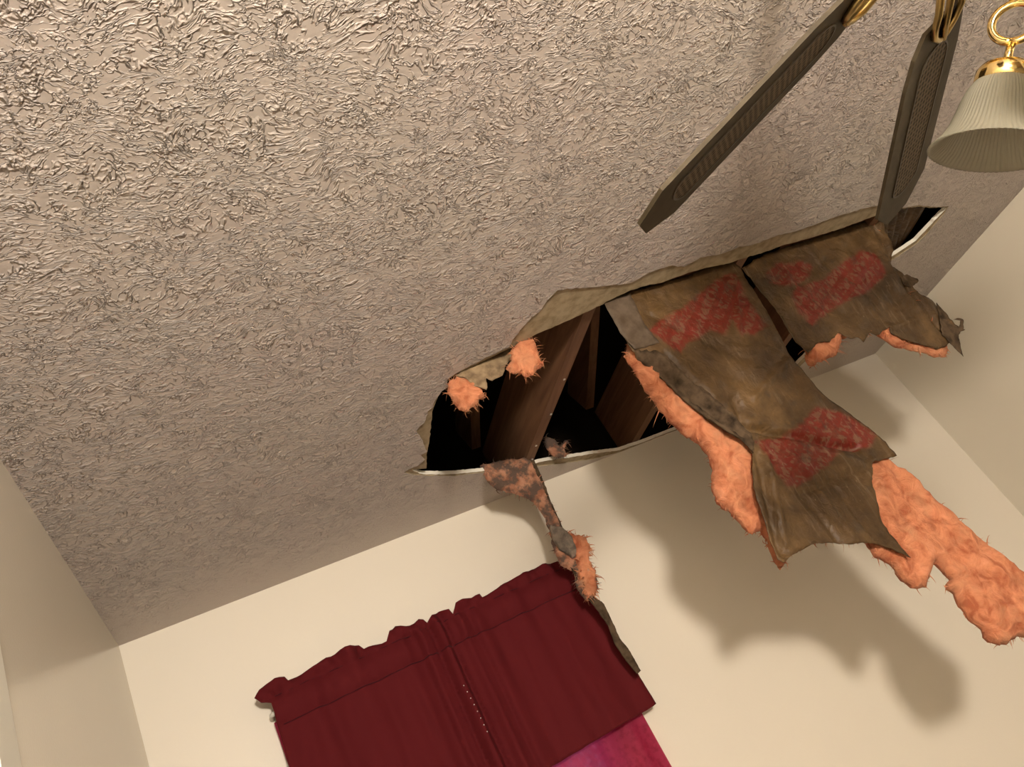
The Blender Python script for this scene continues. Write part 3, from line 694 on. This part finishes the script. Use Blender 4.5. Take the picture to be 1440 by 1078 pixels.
def blade(th, ph, z0, tipcut=(.030, .030)):
    rad = Vector((math.cos(th), math.sin(th), 0)); tan = Vector((-math.sin(th), math.cos(th), 0))
    sv = tan * math.cos(ph) + Vector((0, 0, math.sin(ph))); up = rad.cross(sv).normalized()
    if up.z < 0: up = -up
    def Q(r, s, o=0.0): return F0 + Vector((0, 0, z0)) + rad * r + Vector((0, 0, DROOP * r / BR)) + sv * s + up * o
    hw = BWD / 2; cut = .05
    out = [(.19, -hw * .62), (.22, -hw * .86), (.27, -hw * .97), (BR - cut, -hw), (BR, -hw * .42), (BR, hw * .42), (BR - cut, hw), (.27, hw * .97), (.22, hw * .86), (.19, hw * .62)]
    n = len(out); vs = [Q(r, s, -.003) for r, s in out] + [Q(r, s, .003) for r, s in out]
    fs = [tuple(range(n)), tuple(range(2 * n - 1, n - 1, -1))] + [(i, (i + 1) % n, n + (i + 1) % n, n + i) for i in range(n)]
    bo = mk('blade', vs, fs, M_BLADE, FE, smooth=False)
    # slot with woven cane, dark rim
    ra, rb, sw_ = .235, BR - .06, hw * .48
    def slot(grow, o, k=14):
        pts = [];
        for i in range(k + 1):
            a_ = math.pi / 2 + math.pi * i / k; pts.append((ra + sw_ + (sw_ + grow) * math.cos(a_), (sw_ + grow) * math.sin(a_)))
        for i in range(k + 1):
            a_ = -math.pi / 2 + math.pi * i / k; pts.append((rb - sw_ * .6 + (sw_ * .6 + grow) * math.cos(a_), (sw_ + grow) * math.sin(a_)))
        return pts
    pi_, po = slot(0, 0), slot(.0028, 0); m_ = len(pi_)
    c = mk('cane_inset', [Q(r, s, -.0036) for r, s in pi_] + [Q(r, s, -.003) for r, s in pi_], [tuple(range(m_)), tuple(range(2 * m_ - 1, m_ - 1, -1))] + [(i, (i + 1) % m_, m_ + (i + 1) % m_, m_ + i) for i in range(m_)], M_CANE, bo, smooth=False)
    bd = c.data.attributes.new('band', 'FLOAT_VECTOR', 'POINT')
    for i, (r, s) in enumerate(pi_ + pi_): bd.data[i].vector = (r, s, 0)
    mk('inset_rim', [Q(r, s, -.0050) for r, s in pi_] + [Q(r, s, -.0050) for r, s in po] + [Q(r, s, -.0028) for r, s in po] + [Q(r, s, -.0028) for r, s in pi_],
       [f for i in range(m_) for f in ((i, (i + 1) % m_, m_ + (i + 1) % m_, m_ + i), (m_ + i, m_ + (i + 1) % m_, 2 * m_ + (i + 1) % m_, 2 * m_ + i), (3 * m_ + i, 3 * m_ + (i + 1) % m_, (i + 1) % m_, i))], M_TRIMD, bo, smooth=False)
    # scrolled brass blade arm
    mb = MB()
    for sgn in (-1, 1):
        mb.tube([Q(.10, .006 * sgn, .012), Q(.14, .020 * sgn, .0), Q(.165, .030 * sgn, -.008), Q(.185, .034 * sgn, -.009), Q(.205, .026 * sgn, -.008), Q(.217, .012 * sgn, -.008), Q(.220, 0, -.008)], [.006, .006, .0055, .005, .005, .0045, .0045], 10)
    mb.tube([Q(.10, 0, .012), Q(.14, 0, -.006), Q(.19, 0, -.008), Q(.222, 0, -.008)], [.008, .006, .005, .006], 10)
    mb.build('blade_arm', M_BRASSD, bo)
TH1, TH2 = 2.367, 1.173
blade(TH1, -.315, -.339); blade(TH2, -.316, -.339)
for k in (1, 2, 3): blade(TH2 - k * (2 * math.pi - (TH1 - TH2)) / 4, -.316, -.339)
# light kit: four arms with bell shades
NECK, AX = Vector((1.250, -2.070, -.568)), Vector((-.443, .580, -.684)).normalized()
az0 = math.atan2(NECK.y - FAN.y, NECK.x - FAN.x); rr0 = math.hypot(NECK.y - FAN.y, NECK.x - FAN.x); tilt = math.acos(-AX.z); azx = math.atan2(AX.y, AX.x)
for k in range(4):
    da = -k * math.pi / 2; Rz = Matrix.Rotation(da, 3, 'Z')
    N = F0 + Rz @ (NECK - F0); A = Rz @ AX; out_ = Vector((A.x, A.y, 0)).normalized()
    arm = MB(); c0 = F0 + Vector((0, 0, -.458)) + out_ * .07
    # S-shaped arm that curls into a ring above the shade holder
    J = N - A * .016; L_ = N - A * .062
    rc = L_ + out_ * -.004 + Vector((0, 0, 0)); side = A.cross(Vector((0, 0, 1))).normalized(); rr = .024
    e1 = -A; e2 = side.cross(e1).normalized()
    ring = [rc + (e1 * math.cos(w) + e2 * math.sin(w)) * rr for w in [2 * math.pi * i / 28 + math.pi for i in range(29)]]
    arm.tube(ring, .0048, 10); arm.tube([ring[0], J + A * .006], .0048, 10)
    s0 = rc + e1 * rr; arm.tube([c0, c0.lerp(s0, .35) + Vector((0, 0, .008)), c0.lerp(s0, .7) + Vector((0, 0, .006)), s0], .0055, 10)
    ao = arm.build('light_arm', M_BRASS, FE)
    MB().lathe([(.004, -.018), (.014, -.016), (.026, -.010), (.030, -.004), (.031, .010), (.029, .012), (.026, .010), (.0, .006)], N, A, 40).build('shade_holder', M_BRASS, ao)
    sc = .066 / .066
    prof = [(.026, .004), (.030, .010), (.036, .020), (.041, .034), (.045, .050), (.050, .066), (.057, .080), (.066, .090), (.0685, .093)]
    inn = [(r - .0028, h + (.0008 if i < 8 else -.001)) for i, (r, h) in enumerate(prof)][::-1]
    MB().lathe(prof + inn, N, A, 288, .0008, 72).build('bell_shade', M_GLASS, ao)
    MB().lathe([(0, .004), (.013, .004), (.013, .032), (.0, .034)], N, A, 20).build('lamp_socket', M_SOCK, ao)

# ------------------------------------------------------------------ floor lamp behind the camera, lights the rear of the room
LP = Vector((.56, -3.9, -H))
FL = empty('floor_lamp', LP); tag(FL, 'brass floor lamp with a glowing round globe standing behind the viewer', 'floor lamp')
MB().lathe([(0, 0), (.14, 0), (.14, .012), (.03, .03), (.0, .03)], LP, n=40).build('base', M_BRASS, FL)
MB().tube([LP + Vector((0, 0, .02)), LP + Vector((0, 0, 1.71))], .011, 16).build('pole', M_BRASS, FL)
MB().lathe([(.0, 1.70), (.045, 1.705), (.05, 1.73), (.0, 1.727)], LP, n=32).build('globe_holder', M_BRASS, FL)
MB().lathe([(.14 * math.sin(math.pi * i / 20), 1.86 - .14 * math.cos(math.pi * i / 20)) for i in range(21)], LP, n=40).build('globe', M_BULB, FL)

for o in bpy.data.objects:
    if 'w_org' in o: del o['w_org']
